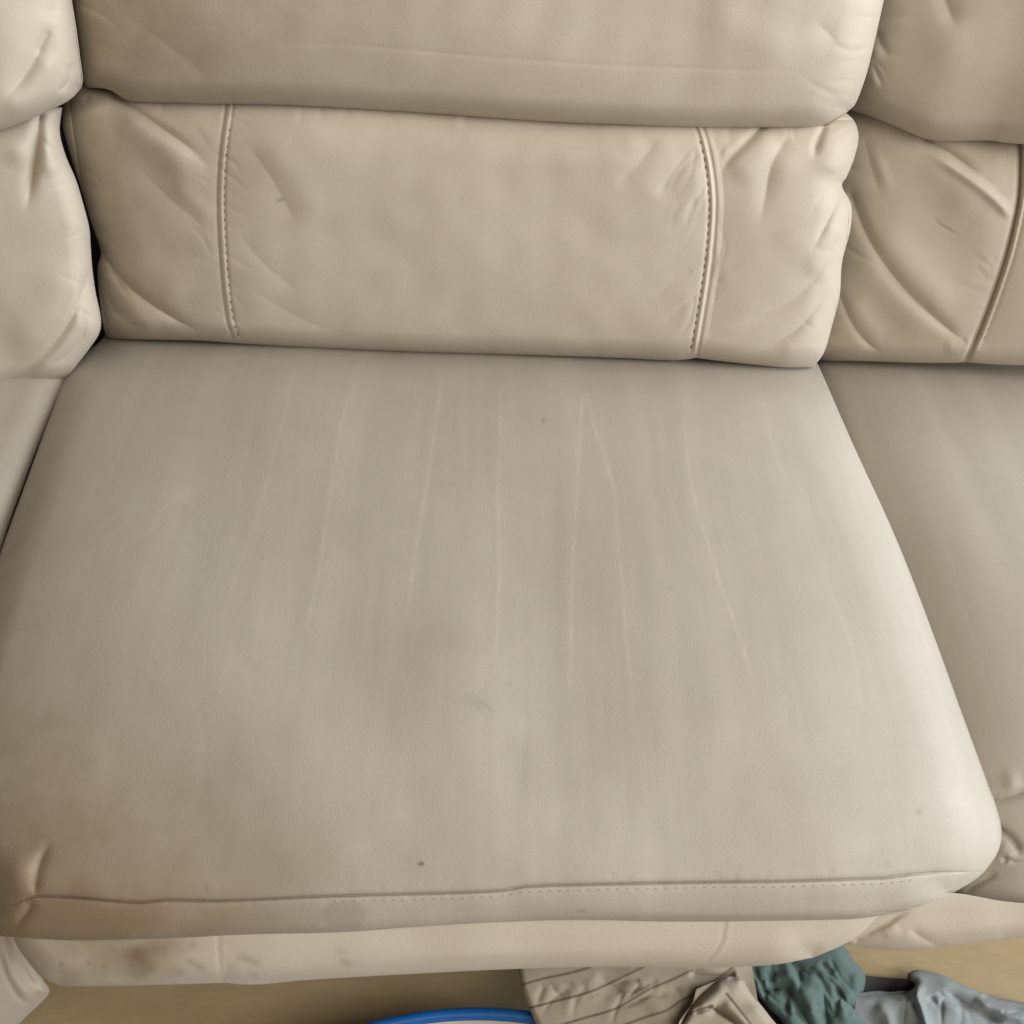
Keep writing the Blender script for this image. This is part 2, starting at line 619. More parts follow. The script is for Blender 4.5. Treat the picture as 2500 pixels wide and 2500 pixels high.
pale = [
    ([(557, 902), (531, 1005), (505, 1072)], 0.16),
    ([(717, 881), (702, 985), (671, 1098), (650, 1186), (624, 1274), (598, 1342), (567, 1435), (552, 1497)], 0.40),
    ([(873, 922), (842, 1000), (821, 1109), (805, 1212), (787, 1342), (769, 1445), (746, 1549), (741, 1600)], 0.50),
    ([(927, 897), (905, 940), (885, 1020), (865, 1170)], 0.16),
    ([(1082, 907), (1067, 1005), (1054, 1109), (1038, 1212), (1020, 1316), (1005, 1419), (989, 1528)], 0.60),
    ([(1219, 922), (1222, 1057), (1217, 1186), (1218, 1316), (1219, 1409), (1214, 1523), (1209, 1626), (1206, 1678)], 0.55),
    ([(1427, 922), (1416, 1057), (1408, 1212), (1400, 1342), (1394, 1471), (1393, 1600), (1388, 1730)], 0.62),
    ([(1427, 926), (1454, 1051), (1484, 1143), (1503, 1220), (1509, 1339), (1520, 1437), (1530, 1567), (1544, 1698), (1549, 1774)], 0.55),
    ([(1664, 1002), (1674, 1057), (1683, 1154), (1704, 1252), (1726, 1317), (1759, 1426), (1797, 1529), (1829, 1633), (1846, 1730)], 0.55),
    ([(1607, 1040), (1617, 1105), (1634, 1203), (1666, 1312)], 0.25),
    ([(1857, 959), (1878, 1051), (1897, 1122), (1922, 1176)], 0.35),
    ([(2014, 1410), (2047, 1491), (2074, 1567), (2090, 1638), (2105, 1760)], 0.28),
    ([(290, 1110), (268, 1165)], 0.2), ([(330, 1270), (270, 1400), (235, 1480)], 0.15),
]


def marks(lines, wd=2.5, spread_=0.18):
    ls = [(smooth_line(l, 40), a * 0.60) for l, a in lines]
    def f(p):
        v = np.zeros(len(p))
        for l, a in ls:
            d, _, t = dist_line(p, l, 60)
            d = np.minimum(d, 1e3)
            j = 0.72 + 0.28 * np.sin(t * 47 + a * 40)
            v = np.maximum(v, a * taper(t, 0.08, 0.16) * (j * np.exp(-(d / wd) ** 2) + spread_ * np.exp(-(d / (4 * wd)) ** 2)))
        return v
    return f


def blob(cx, cy, rx, ry, a, soft=1.0, wob=0.0, seed=0):
    r = np.random.default_rng(seed)
    ph = r.uniform(0, 6.28, 4)
    def f(p):
        x, y = (p[:, 0] - cx) / rx, (p[:, 1] - cy) / ry
        th = np.arctan2(y, x)
        rr = np.hypot(x, y) * (1 + wob * (np.sin(2 * th + ph[0]) + 0.7 * np.sin(3 * th + ph[1]) + 0.5 * np.sin(5 * th + ph[2])))
        q = np.clip((1 - rr) / soft + 0.5 * (soft < 1), 0, 1)
        return a * q * q * (3 - 2 * q)
    return f


def smear(pts, wd, a):
    l = smooth_line(pts, 20)
    def f(p):
        d, _, t = dist_line(p, l, wd * 4)
        return a * np.exp(-(np.minimum(d, 1e3) / wd) ** 2) * taper(t, 0.3, 0.3)
    return f


seat_attrs = {
    'mark': marks(pale),
    'soil_shade': total(blob(180, 2200, 1050, 640, 0.80, 1.0, 0.12, 4), blob(210, 2255, 560, 170, 0.36, 1.0, 0.1, 5), blob(-80, 1500, 420, 1000, 0.50, 1.0, 0.1, 6)),  # front-corner soil mixed with shade painted down the left side
    'grime': total(blob(1028, 2109, 7, 6, 0.75, 0.6), blob(2245, 1983, 9, 9, 0.2, 0.9), smear([(1325, 1015), (1328, 1040)], 3.5, 0.4),
                   blob(843, 2231, 56, 34, 0.16, 0.35), blob(640, 1362, 6, 4, 0.12, 0.9), blob(1640, 1438, 5, 4, 0.15, 0.9), blob(1240, 1670, 14, 10, 0.12),
                   smear([(1130, 1690), (1180, 1735)], 16, 0.10), smear([(1160, 1700), (1215, 1745)], 5, 0.14), smear([(1280, 1790), (1270, 1950)], 22, 0.07),
                   blob(1100, 1560, 180, 60, 0.06), smear([(1400, 2222), (1440, 2224)], 4, 0.25)),
}
SEATF = EYE - np.array([0, -0.27, 0.45])
seat = panel('seat_cushion', SEAT_LE, sofa, seat_base, seat_h, sT, sR, seamF, sL, 620, 430, (1, 5, 6, 3), SEATF, attrs=seat_attrs)
seat['label'] = 'middle seat with pale stretch lines and a soiled front corner with shade painted in'
band = panel('front_band', SEAT_LE, seat, seat_base, seat_h, seamF, bR, bB, bL, 520, 60, (4, 4, 4, 3), SEATF, back=0.05, inward=0.02, attrs=seat_attrs)

stitches('stitching', seat, seat_base, seat_h, [(x, y + 13) for x, y in seamF[7:-3]], SEATF, step=24, length=13, rad=0.00038, sink=0.0001, mat='pale_thread')

# ---- middle footrest
foot_base = profile_base(FOOT, skew=0.035)
fT = [(30, 2270), (400, 2262), (800, 2250), (1200, 2226), (1500, 2222), (1900, 2228), (2190, 2200)]
fB = [(150, 2408), (300, 2407), (480, 2402), (545, 2400), (620, 2404), (760, 2392), (1000, 2378), (1250, 2366), (1500, 2360), (1700, 2363), (1880, 2356), (1985, 2338)]
fL = [(30, 2270), (42, 2310), (75, 2355), (105, 2388), (150, 2408)]
fR = [(2190, 2200), (2152, 2238), (2108, 2276), (2060, 2306), (1985, 2338)]
foot_h = total(
    edge(fL, (0.016, 60)), edge(fR, (0.022, 110)), edge(fB, (0.012, 46)), lumps(21, 0.0012, 300),
    valley([(530, 2262), (534, 2330), (540, 2404)], 4, 0.0007, 0, 0), valley([(560, 2330), (545, 2405)], 18, 0.0012, 0.5, 0.0),
    valley([(1770, 2250), (1758, 2305), (1725, 2345), (1690, 2362)], 4, 0.0005, 0, 0), ridge([(1782, 2250), (1770, 2305), (1740, 2345)], 6, 0.0003, 0, 0),
    valley([(442, 2342), (508, 2370)], 12, 0.0004), valley([(564, 2333), (643, 2361)], 14, 0.0004), valley([(824, 2342), (862, 2361)], 10, 0.0003),
)
foot_attrs = {
    'soil_shade': total(blob(318, 2340, 96, 70, 0.36, 1.0, 0.16, 9), smear([(330, 2300), (345, 2350), (372, 2396)], 30, 0.40), blob(200, 2300, 560, 190, 0.60, 1.0, 0.1, 2), smear([(360, 2290), (410, 2345), (440, 2395)], 34, 0.25), blob(425, 2300, 90, 50, 0.3, 1.0, 0.1, 3)),
    'grime': total(smear([(442, 2342), (508, 2370)], 10, 0.29), smear([(564, 2333), (600, 2342), (643, 2361)], 11, 0.25), smear([(460, 2300), (485, 2314)], 11, 0.21),
                   smear([(430, 2374), (455, 2380)], 10, 0.17), smear([(600, 2377), (635, 2383)], 9, 0.17), smear([(824, 2342), (862, 2361)], 9, 0.25),
                   smear([(812, 2320), (852, 2329)], 8, 0.14), blob(150, 2354, 9, 12, 0.4), blob(217, 2350, 7, 9, 0.35), blob(254, 2360, 6, 9, 0.4), blob(254, 2382, 5, 8, 0.4)),
}
foot = panel('footrest', LE, sofa, foot_base, foot_h, fT, fR, fB, fL, 460, 100, (1, 4, 5, 4), EYE - np.array([0, -0.48, 0.36]), back=0.06, inward=0.05, attrs=foot_attrs)
foot['label'] = 'middle footrest pad with brown soiling and dark scuffs'

# ---- middle lumbar cushion: centre panel, two end panels
lum_base = lean_base((245, 825), (2000, 900), 0.452, 15, 0.024)
lL = [(164, 212), (152, 290), (166, 360), (196, 455), (221, 540), (245, 612), (238, 655), (242, 725), (251, 795), (264, 827)]
lR = [(2056, 268), (2086, 296), (2096, 335), (2086, 385), (2068, 430), (2056, 455), (2078, 500), (2076, 560), (2056, 640), (2050, 720), (2030, 800), (2012, 860), (1985, 897)]
lS = [(556, 225), (545, 300), (535, 380), (530, 480), (533, 580), (541, 690), (553, 780), (572, 838)]
lS2 = [(1700, 275), (1722, 330), (1738, 400), (1747, 480), (1745, 560), (1735, 660), (1718, 770), (1700, 874)]
lT1 = [(164, 212), (210, 208), (262, 216), (330, 225), (440, 223), (556, 225)]
lT2 = [(556, 225), (1000, 245), (1400, 270), (1700, 275)]
lT3 = [(1700, 275), (1850, 285), (1980, 282), (2056, 268)]
lB1 = [(264, 827), (400, 830), (490, 832), (572, 838)]
lB2 = [(572, 838), (760, 850), (1000, 860), (1250, 866), (1500, 874), (1640, 880), (1700, 874)]
lB3 = [(1700, 874), (1780, 884), (1900, 896), (1985, 897)]
topL = lT1 + lT2[1:] + lT3[1:]
botL = lB1 + lB2[1:] + lB3[1:]
off = lambda l, d: [(x + d, y) for x, y in l]
lum_h = total(
    edge(lL, (0.034, 105)), edge(lR, (0.024, 80)),
    edge([(150, 100), (190, 400), (240, 680), (290, 1000)], (0.014, 340)), edge([(2120, 100), (2085, 400), (2050, 700), (1960, 1050)], (0.020, 380)),
    edge(botL, (0.026, 50)), edge([(-100, 815), (264, 827), (1000, 860), (1985, 897), (2300, 910)], (0.026, 270)), edge(topL, (0.030, 140)), edge([(-100, 200), (556, 225), (1400, 270), (2300, 300)], (0.016, 330)),
    lumps(8, 0.0015, 520), lumps(9, 0.00025, 150),
    # stitched seams
    valley(lS, 5, 0.0014, 0.0, 0.05), ridge(off(lS, 9), 8, 0.0004, 0.1, 0.1), valley(off(lS, 18), 4, 0.0008, 0.05, 0.05), valley(off(lS, -8), 70, 0.0024, 0.1, 0.1),
    valley(lS2, 5, 0.0015, 0.0, 0.0), ridge(off(lS2, -7), 6, 0.0009, 0.05, 0.05), valley(off(lS2, -16), 5, 0.0010, 0.05, 0.05), valley(off(lS2, 20), 70, 0.0030, 0.1, 0.1),
    # left end
    valley([(285, 236), (330, 268), (375, 300), (450, 352), (520, 410)], 15, 0.00638, 0.0, 0.6),
    ridge([(270, 262), (350, 322), (430, 385), (520, 470)], 42, 0.00525, 0.25, 0.4),
    ridge([(195, 245), (215, 300)], 45, 0.00375, 0.3, 0.5),
    valley([(215, 225), (205, 262)], 12, 0.00375, 0.1, 0.6),
    valley([(245, 612), (285, 668), (340, 722), (420, 775), (510, 822)], 16, 0.00525, 0.0, 0.35),
    ridge([(300, 620), (370, 690), (460, 760)], 46, 0.00285),
    valley([(262, 640), (300, 705), (325, 735)], 12, 0.00225, 0.2, 0.5),
    ridge([(272, 690), (330, 770), (400, 815)], 22, 0.00255),
    valley([(248, 700), (290, 770), (360, 815)], 14, 0.00165),
    valley([(330, 400), (420, 490), (520, 570)], 40, 0.00165),
    ridge([(420, 440), (480, 500), (526, 540)], 22, 0.00120),
    # right end
    valley([(1862, 308), (1825, 345), (1785, 385), (1752, 432)], 13, 0.00415, 0.0, 0.4),
    ridge([(1905, 320), (1850, 380), (1790, 450)], 34, 0.00187),
    valley([(1925, 330), (1885, 400), (1868, 480), (1850, 570)], 24, 0.00271, 0.1, 0.5),
    valley([(2010, 315), (1995, 350), (1985, 390)], 11, 0.00479, 0.0, 0.5),
    ridge([(2060, 310), (2045, 380), (2020, 450)], 36, 0.00275),
    valley([(2058, 452), (2035, 510), (2005, 570), (1975, 625)], 13, 0.00438, 0.0, 0.5),
    ridge([(2010, 470), (1960, 560), (1900, 640)], 60, 0.00198),
    ridge([(2058, 530), (2030, 610), (1980, 690)], 30, 0.00220),
    valley([(1760, 800), (1850, 775), (1930, 735), (1990, 680), (2040, 600)], 20, 0.00223, 0.3, 0.3),
    valley([(1800, 865), (1890, 838), (1960, 790), (2040, 690)], 16, 0.00271, 0.3, 0.2),
    ridge([(1900, 870), (1970, 830), (2015, 770)], 26, 0.00165),
    fine_creases(201, lS, 35, 30, 13, 160, 0.00042), fine_creases(202, off(lS, -20), 215, 35, 9, 110, 0.00032),
    fine_creases(203, off(lS2, -24), 125, 25, 15, 170, 0.00042), fine_creases(204, off(lS2, 14), 300, 40, 12, 120, 0.00042),
    fine_creases(205, lR, 165, 35, 14, 120, 0.0009), fine_creases(206, lL, 20, 35, 14, 120, 0.0009), fine_creases(207, topL, 95, 25, 18, 90, 0.0006),
    # centre: soft pulls fanning from the seams
    valley([(1700, 350), (1650, 410), (1600, 490)], 32, 0.00191), ridge([(1730, 400), (1690, 470), (1640, 560)], 30, 0.00099),
    valley([(1610, 330), (1560, 400), (1500, 460)], 30, 0.00144), ridge([(1570, 320), (1510, 370)], 30, 0.00099),
    valley([(585, 330), (660, 430), (730, 560)], 34, 0.00144), ridge([(640, 340), (720, 450), (790, 560)], 44, 0.00099),
    valley([(575, 560), (650, 650), (740, 720)], 40, 0.00144), valley([(600, 700), (760, 790), (900, 830)], 40, 0.00128),
    valley([(1690, 640), (1580, 740), (1450, 800)], 50, 0.00120),
    valley([(980, 300), (1200, 310), (1500, 318)], 26, 0.00096),
)
lum_attrs = {'grime': total(smear([(672, 490), (700, 486)], 4, 0.4), smear([(560, 230), (560, 290)], 12, 0.12), blob(690, 640, 40, 4, 0.08)),
             'mark': marks([([(575, 630), (700, 640), (1000, 640), (1150, 632)], 0.10)], 4),
             'soil_shade': blob(200, 520, 700, 760, 0.60, 1.0, 0.1, 12)}  # fall-off of light towards the left end, painted as brown
LUMF = EYE - np.array([0, 0.03, 0.55])
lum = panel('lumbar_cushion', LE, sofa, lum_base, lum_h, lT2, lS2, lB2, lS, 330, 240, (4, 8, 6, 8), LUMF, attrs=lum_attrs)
lum['label'] = 'middle lumbar roll with two stitched vertical seams'
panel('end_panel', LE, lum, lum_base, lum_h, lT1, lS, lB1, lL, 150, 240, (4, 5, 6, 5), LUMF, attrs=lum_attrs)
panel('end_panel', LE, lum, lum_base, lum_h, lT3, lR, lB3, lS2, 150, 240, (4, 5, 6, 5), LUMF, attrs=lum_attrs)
stitches('stitching', lum, lum_base, lum_h, off(lS, 18)[1:], LUMF, rad=0.0008, length=9)
stitches('stitching', lum, lum_base, lum_h, off(lS2, -16)[1:], LUMF, rad=0.00095)

# ---- middle back cushion
up_base = lean_base((245, 825), (2000, 900), 0.452, 15, 0.040)
uL = [(170, -260), (168, -120), (178, 0), (192, 100), (205, 195), (212, 214)]
uR = [(2200, -260), (2185, -120), (2158, 0), (2138, 90), (2116, 180), (2090, 250), (2070, 272)]
uT = [(170, -260), (1100, -260), (2200, -260)]
uB = [(212, 214), (262, 218), (295, 236), (325, 251), (440, 254), (700, 258), (1000, 276), (1250, 294), (1500, 306), (1640, 314), (1860, 312), (2000, 311), (2030, 300), (2070, 272)]
up_h = total(
    edge(uL, (0.022, 80)), edge(uR, (0.024, 95)), edge(uB[:-3] + [(2010, 313), (2300, 322)], (0.020, 60)), edge([(1930, 350), (1985, 318), (2030, 296), (2070, 270), (2120, 220)], (0.012, 60)),
    edge([(150, -300), (178, 0), (212, 230), (240, 500)], (0.016, 320)), edge([(2210, -300), (2158, 0), (2110, 230), (2060, 500)], (0.026, 360)),
    edge([(-200, 235), (440, 254), (1000, 276), (1500, 306), (2400, 330)], (0.026, 230)),
    lumps(31, 0.0022, 620), lumps(32, 0.00025, 190),
    valley([(560, 104), (837, 109), (966, 119), (1200, 140), (1500, 160), (1860, 172), (2060, 176)], 5, 0.00035), fine_creases(211, uR, 170, 30, 12, 170, 0.0008),
    fine_creases(212, uL, 15, 30, 10, 150, 0.0007),
    ridge([(1700, 40), (1850, 90), (1960, 160)], 60, 0.002), valley([(1980, 40), (2060, 120)], 40, 0.002),
    valley([(300, 30), (420, 120), (520, 200)], 50, 0.0015),
)
up_attrs = {'mark': marks([([(645, 106), (837, 109), (966, 119), (1200, 140), (1500, 160), (1860, 172), (2060, 176)], 0.13)], 4),
            'soil_shade': blob(250, 40, 900, 520, 0.66, 1.0, 0.1, 15)}  # left end browned to paint in the warm, dimmer light there
UPF = EYE - np.array([0, 0.05, 0.72])
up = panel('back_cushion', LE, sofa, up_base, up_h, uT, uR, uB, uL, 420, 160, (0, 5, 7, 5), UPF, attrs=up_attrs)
up['label'] = 'middle upper back pad'

# ---- right-hand section
SEATR = [(a, b - 0.042) for a, b in SEAT]
rs_base = profile_base(SEATR, dy=0.016)
rsT = [(1975, 850), (2250, 862), (2800, 880)]
rsL = [(1975, 850), (2000, 960), (2080, 1240), (2180, 1500), (2260, 1720), (2310, 1930), (2310, 2070), (2290, 2130)]
rsB = [(2290, 2130), (2400, 2124), (2500, 2120), (2600, 2118), (2900, 2112)]
rsR = [(2800, 880), (2900, 1500), (2900, 2112)]
rbB = [(2270, 2184), (2330, 2192), (2380, 2208), (2440, 2218), (2500, 2226), (2900, 2236)]
rbL = [(2290, 2130), (2278, 2160), (2270, 2184)]
rbR = [(2900, 2112), (2900, 2236)]
rs_h = total(
    edge(rsL + rbL[1:], (0.020, 70)), edge([(1930, 800), (2080, 1240), (2240, 1720), (2290, 2100), (2300, 2300)], (0.060, 430)), edge(rsT, (0.035, 100)), lumps(41, 0.0016, 400), edge(rbB, (0.004, 24)),
    valley([(2425, 1950), (2455, 1946), (2490, 1935), (2540, 1915)], 13, 0.0034, 0.0, 0.5),
    ridge([(2440, 1915), (2500, 1900)], 26, 0.0015),
    valley([(2435, 2020), (2465, 2042), (2485, 2068), (2492, 2090)], 11, 0.0048, 0.0, 0.3),
    ridge([(2430, 2060), (2460, 2085), (2480, 2105)], 18, 0.0016),
    valley([(2440, 2085), (2470, 2102), (2510, 2108), (2700, 2104)], 6, 0.0012, 0.1, 0.1),
        valley([(2452, 2088), (2455, 2110)], 6, 0.002),
    valley([(2350, 2180), (2400, 2150), (2440, 2130)], 10, 0.002),
)
rs_attrs = {'mark': marks([([(2410, 970), (2440, 1020), (2470, 1085)], 0.18)])}
rseat = panel('seat_cushion', SEAT_LE, sofa, rs_base, rs_h, rsT, rsR, rsB, rsL, 230, 330, (1, 0, 5, 7), EYE - np.array([0.3, -0.25, 0.45]), attrs=rs_attrs)
rseat['label'] = 'seat on the right, its edge hidden under the middle seat'
panel('front_band', SEAT_LE, rseat, rs_base, rs_h, rsB, rbR, rbB, rbL, 200, 50, (4, 0, 4, 4), EYE - np.array([0.3, -0.25, 0.45]), back=0.05, inward=0.02)

rf_base = profile_base(FOOT, dy=0.018, dz=-0.004)
rfT = [(2070, 2215), (2300, 2180), (2500, 2205), (2900, 2215)]
rfB = [(2040, 2300), (2080, 2308), (2180, 2319), (2260, 2316), (2330, 2308), (2430, 2296), (2500, 2290), (2900, 2280)]
rfL = [(2070, 2215), (2050, 2260), (2040, 2300)]
rfR = [(2900, 2215), (2900, 2280)]
rf_h = total(
    edge(rfB, (0.012, 40)), edge(rfL, (0.010, 40)), lumps(52, 0.0012, 260),
    valley([(2080, 2302), (2140, 2270), (2190, 2240), (2230, 2222)], 9, 0.0030, 0.1, 0.3), valley([(2100, 2290), (2160, 2262), (2195, 2238)], 5, 0.0014),
    valley([(2215, 2265), (2270, 2300), (2320, 2320)], 14, 0.0022), ridge([(2150, 2290), (2200, 2262)], 16, 0.0012),
)
rfoot = panel('footrest', LE, sofa, rf_base, rf_h, rfT, rfR, rfB, rfL, 190, 90, (1, 0, 6, 5), EYE - np.array([0.3, -0.46, 0.36]), back=0.06, inward=0.05)
rfoot['label'] = 'clean footrest pad at the right end'

rl_base = lean_base((2000, 882), (2500, 892), 0.412, 14, 0.0, 20)
rlL = [(2060, 262), (2040, 320), (2030, 480), (2030, 620), (2010, 760), (1985, 850), (1990, 880)]
rlT1 = [(2060, 262), (2180, 268), (2300, 300), (2490, 320)]
rlS = [(2490, 320), (2492, 400), (2488, 480), (2476, 545), (2455, 630), (2425, 720), (2395, 800), (2358, 884)]
rlB1 = [(1990, 880), (2120, 882), (2250, 886), (2330, 886), (2358, 884)]
rlT2 = [(2490, 320), (2900, 330)]
rlR2 = [(2900, 330), (2900, 900)]
rlB2 = [(2358, 884), (2400, 888), (2500, 892), (2900, 900)]
rl_h = total(
    edge(rlL, (0.022, 110), (0.020, 300)), edge(rlB1 + rlB2[1:], (0.018, 44), (0.012, 180)), edge(rlT1 + rlT2[1:], (0.028, 110)),
    lumps(61, 0.0016, 330),
    valley(rlS, 7, 0.0060, 0, 0), ridge(off(rlS, 10), 7, 0.0016, 0.1, 0.1), valley(off(rlS, 18), 5, 0.0012), valley(off(rlS, 0), 50, 0.004, 0.1, 0.1),
    fine_creases(231, rlL, 30, 40, 12, 140, 0.0009), fine_creases(232, off(rlS, -14), 190, 40, 12, 120, 0.0005),
    # sharp pulled fold
    valley([(2262, 340), (2310, 368), (2345, 392), (2400, 432)], 16, 0.00570, 0.0, 0.5),
    ridge([(2265, 372), (2330, 412), (2390, 455), (2440, 498), (2476, 540)], 13, 0.00390, 0.3, 0.15),
    ridge([(2240, 372), (2310, 430), (2400, 520)], 50, 0.00330),
    ridge([(2124, 350), (2150, 410), (2180, 490)], 15, 0.00128, 0.4, 0.5),
    valley([(2106, 320), (2125, 400), (2150, 480)], 18, 0.00128),
    valley([(2078, 478), (2110, 560), (2150, 630), (2205, 702), (2270, 765), (2330, 815), (2372, 842)], 17, 0.00510, 0.0, 0.2),
    ridge([(2130, 520), (2180, 610), (2250, 690), (2340, 770)], 44, 0.00300),
    ridge([(2085, 590), (2130, 670), (2200, 750), (2280, 820)], 34, 0.00216),
    valley([(2052, 725), (2075, 780), (2110, 830), (2160, 868)], 12, 0.00330, 0.0, 0.3),
    ridge([(2075, 720), (2110, 780), (2160, 830)], 22, 0.00144),
    ridge([(2300, 850), (2360, 850), (2385, 820)], 16, 0.00144),
    valley([(2270, 530), (2310, 556), (2340, 575)], 4, 0.00036),
)
RLF = EYE - np.array([0.35, 0.03, 0.55])
rlum = panel('lumbar_cushion', LE, sofa, rl_base, rl_h, rlT1, rlS, rlB1, rlL, 250, 260, (4, 7, 6, 3), RLF,
             attrs={'grime': smear([(2280, 538), (2335, 572)], 3, 0.4)})
rlum['label'] = 'lumbar roll on the right, pulled into deep folds'
panel('end_panel', LE, rlum, rl_base, rl_h, rlT2, rlR2, rlB2, rlS, 80, 200, (4, 0, 6, 7), RLF)
stitches('stitching', rlum, rl_base, rl_h, off(rlS, 18)[1:], RLF, rad=0.0005, length=8)

ru_base = lean_base((2000, 882), (2500, 892), 0.412, 14, 0.030, 24)
ruL = [(2130, -260), (2130, -100), (2120, 0), (2105, 90), (2085, 180), (2072, 260), (2078, 276)]
ruT = [(2130, -260), (2500, -260), (2900, -260)]
ruR = [(2900, -260), (2900, 365)]
ruB = [(2078, 276), (2120, 284), (2170, 304), (2215, 322), (2262, 340), (2330, 345), (2420, 344), (2500, 352), (2900, 365)]
ru_h = total(
    edge(ruL, (0.022, 100), (0.024, 320)), edge(ruB, (0.020, 56), (0.022, 200)), lumps(71, 0.0024, 380), fine_creases(221, ruL, 20, 40, 12, 140, 0.0009),
    valley([(2140, 70), (2152, 110), (2175, 140)], 12, 0.0026, 0.2, 0.5), valley([(2128, 150), (2145, 190), (2158, 222)], 11, 0.0026, 0.1, 0.5),
    ridge([(2140, 100), (2130, 160), (2140, 230)], 22, 0.003), valley([(2290, -40), (2315, 20), (2335, 70)], 26, 0.004),
    ridge([(2240, 30), (2310, 110), (2380, 160)], 60, 0.003),
)
rup = panel('back_cushion', LE, sofa, ru_base, ru_h, ruT, ruR, ruB, ruL, 200, 160, (0, 0, 7, 5), EYE - np.array([0.38, 0.05, 0.72]))
rup['label'] = 'upper back pad on the right'

# ---- left-hand section
ll_base = lean_base((150, 935), (0, 937), 0.450, 14, 0.0, -4)
llM = [(152, 262), (146, 320), (160, 378), (186, 440), (204, 500), (218, 556), (222, 610), (226, 660), (234, 715), (246, 775), (243, 812), (222, 846), (190, 888), (160, 930)]
llT = [(-400, 330), (-100, 300), (0, 285), (90, 262), (152, 262)]
llB = [(-400, 960), (-60, 950), (0, 938), (30, 933), (100, 931), (160, 930)]
llL = [(-400, 330), (-400, 960)]
ll_h = total(
    edge(llM, (0.022, 60), (0.016, 230)), edge(llB, (0.018, 44), (0.010, 160)), edge(llT, (0.026, 90)), lumps(81, 0.0018, 330), fine_creases(241, llM, 190, 40, 12, 130, 0.0009), fine_creases(242, llT, 100, 25, 8, 120, 0.0008),
    valley([(97, 285), (92, 340), (82, 410), (68, 490), (58, 530)], 17, 0.00640, 0.0, 0.45),
    ridge([(126, 300), (122, 370), (130, 440)], 24, 0.00320), ridge([(50, 330), (40, 420)], 30, 0.00240), valley([(150, 270), (150, 330)], 10, 0.00160),
    fold([(-20, 945), (50, 900), (120, 835), (170, 760), (196, 690), (208, 640)], 9, -0.00800, 30, 0.15, 0.12),
    ridge([(10, 860), (90, 800), (140, 720), (165, 620)], 60, 0.00400),
    ridge([(60, 925), (130, 870), (185, 790), (205, 720)], 18, 0.00360),
    valley([(200, 740), (205, 800), (180, 850), (120, 905)], 12, 0.00224),
)
LLF = EYE - np.array([-0.38, -0.03, 0.55])
llum = panel('lumbar_cushion', LE, sofa, ll_base, ll_h, llT, llM, llB, llL, 200, 260, (4, 6, 6, 0), LLF,
             attrs={'soil_shade': smear([(95, 300), (88, 380), (70, 490)], 14, 0.55)})  # brown streak following the pleat
llum['label'] = 'lumbar roll on the left with a short deep pleat'

lu_base = lean_base((150, 935), (0, 937), 0.450, 14, 0.035, -5)
luR = [(165, -260), (165, -100), (176, 0), (188, 80), (197, 150), (203, 195), (198, 216)]
luB = [(-400, 430), (-100, 348), (0, 318), (60, 296), (120, 270), (170, 244), (198, 216)]
luT = [(-400, -260), (-100, -260), (165, -260)]
luL = [(-400, -260), (-400, 430)]
lu_h = total(
    edge(luR, (0.020, 55)), edge([(160, -300), (176, 0), (203, 220), (225, 450)], (0.040, 240)), edge(luB, (0.018, 50), (0.018, 170)), lumps(91, 0.0018, 330), fine_creases(251, luR, 160, 40, 10, 120, 0.0009),
    valley([(135, 40), (100, 110), (85, 145), (45, 205), (-10, 258)], 26, 0.0050, 0.4, 0.4), valley([(122, 70), (90, 135)], 12, 0.0016),
    valley([(174, 150), (168, 195), (140, 230)], 13, 0.0030), valley([(140, -40), (132, 20), (126, 60)], 26, 0.004),
    ridge([(140, 120), (80, 210), (0, 280)], 30, 0.003),
)
lup = panel('back_cushion', LE, sofa, lu_base, lu_h, luT, luR, luB, luL, 180, 180, (0, 6, 7, 0), EYE - np.array([-0.38, 0.02, 0.72]))
lup['label'] = 'upper back pad on the left'

ls_base = plane_base((0, 0, 0.446), (0, 0, 1))
lsT = [(-500, 930), (0, 910), (175, 905)]
lsR = [(175, 905), (150, 960), (90, 1100), (20, 1290), (-40, 1480), (-120, 1700)]
lsB = [(-700, 1700), (-120, 1700)]
lsL = [(-500, 930), (-700, 1700)]
lseat = panel('seat_cushion', SEAT_LE, sofa, ls_base, total(edge(lsR, (0.030, 85), (0.016, 220)), edge(lsT, (0.006, 30)), lumps(95, 0.0012, 300)),
              lsT, lsR, lsB, lsL, 120, 160, (3, 6, 0, 0), EYE - np.array([-0.45, -0.2, 0.45]))
lseat['label'] = 'seat on the left, only a sliver in view'

lf_base = plane_base((-0.36, -0.436, 0.3), (0.30, -0.95, 0.05))
lfT = [(-500, 2270), (-60, 2275), (40, 2278)]
lfR = [(40, 2278), (66, 2335), (104, 2388), (121, 2420), (96, 2452), (64, 2482), (20, 2530), (-40, 2600)]
lfB = [(-500, 2680), (-200, 2640), (-40, 2600)]
lfL = [(-500, 2270), (-500, 2680)]
lfoot = panel('footrest', LE, sofa, lf_base, total(
    edge(lfR, (0.014, 40), (0.01, 130)), lumps(97, 0.001, 200),
    valley([(20, 2280), (40, 2330), (70, 2385), (100, 2425)], 13, 0.006, 0, 0.3), ridge([(6, 2300), (28, 2375), (62, 2425), (90, 2440)], 11, 0.0045),
    valley([(-4, 2310), (14, 2380), (50, 2440), (85, 2446)], 9, 0.003), ridge([(92, 2405), (106, 2432)], 10, 0.003), valley([(84, 2395), (112, 2400)], 6, 0.002)),
    lfT, lfR, lfB, lfL, 130, 130, (2, 6, 2, 0), EYE - np.array([-0.35, -0.45, 0.3]), back=0.05, inward=0.05)
lfoot['label'] = 'pleated footrest side on the left'

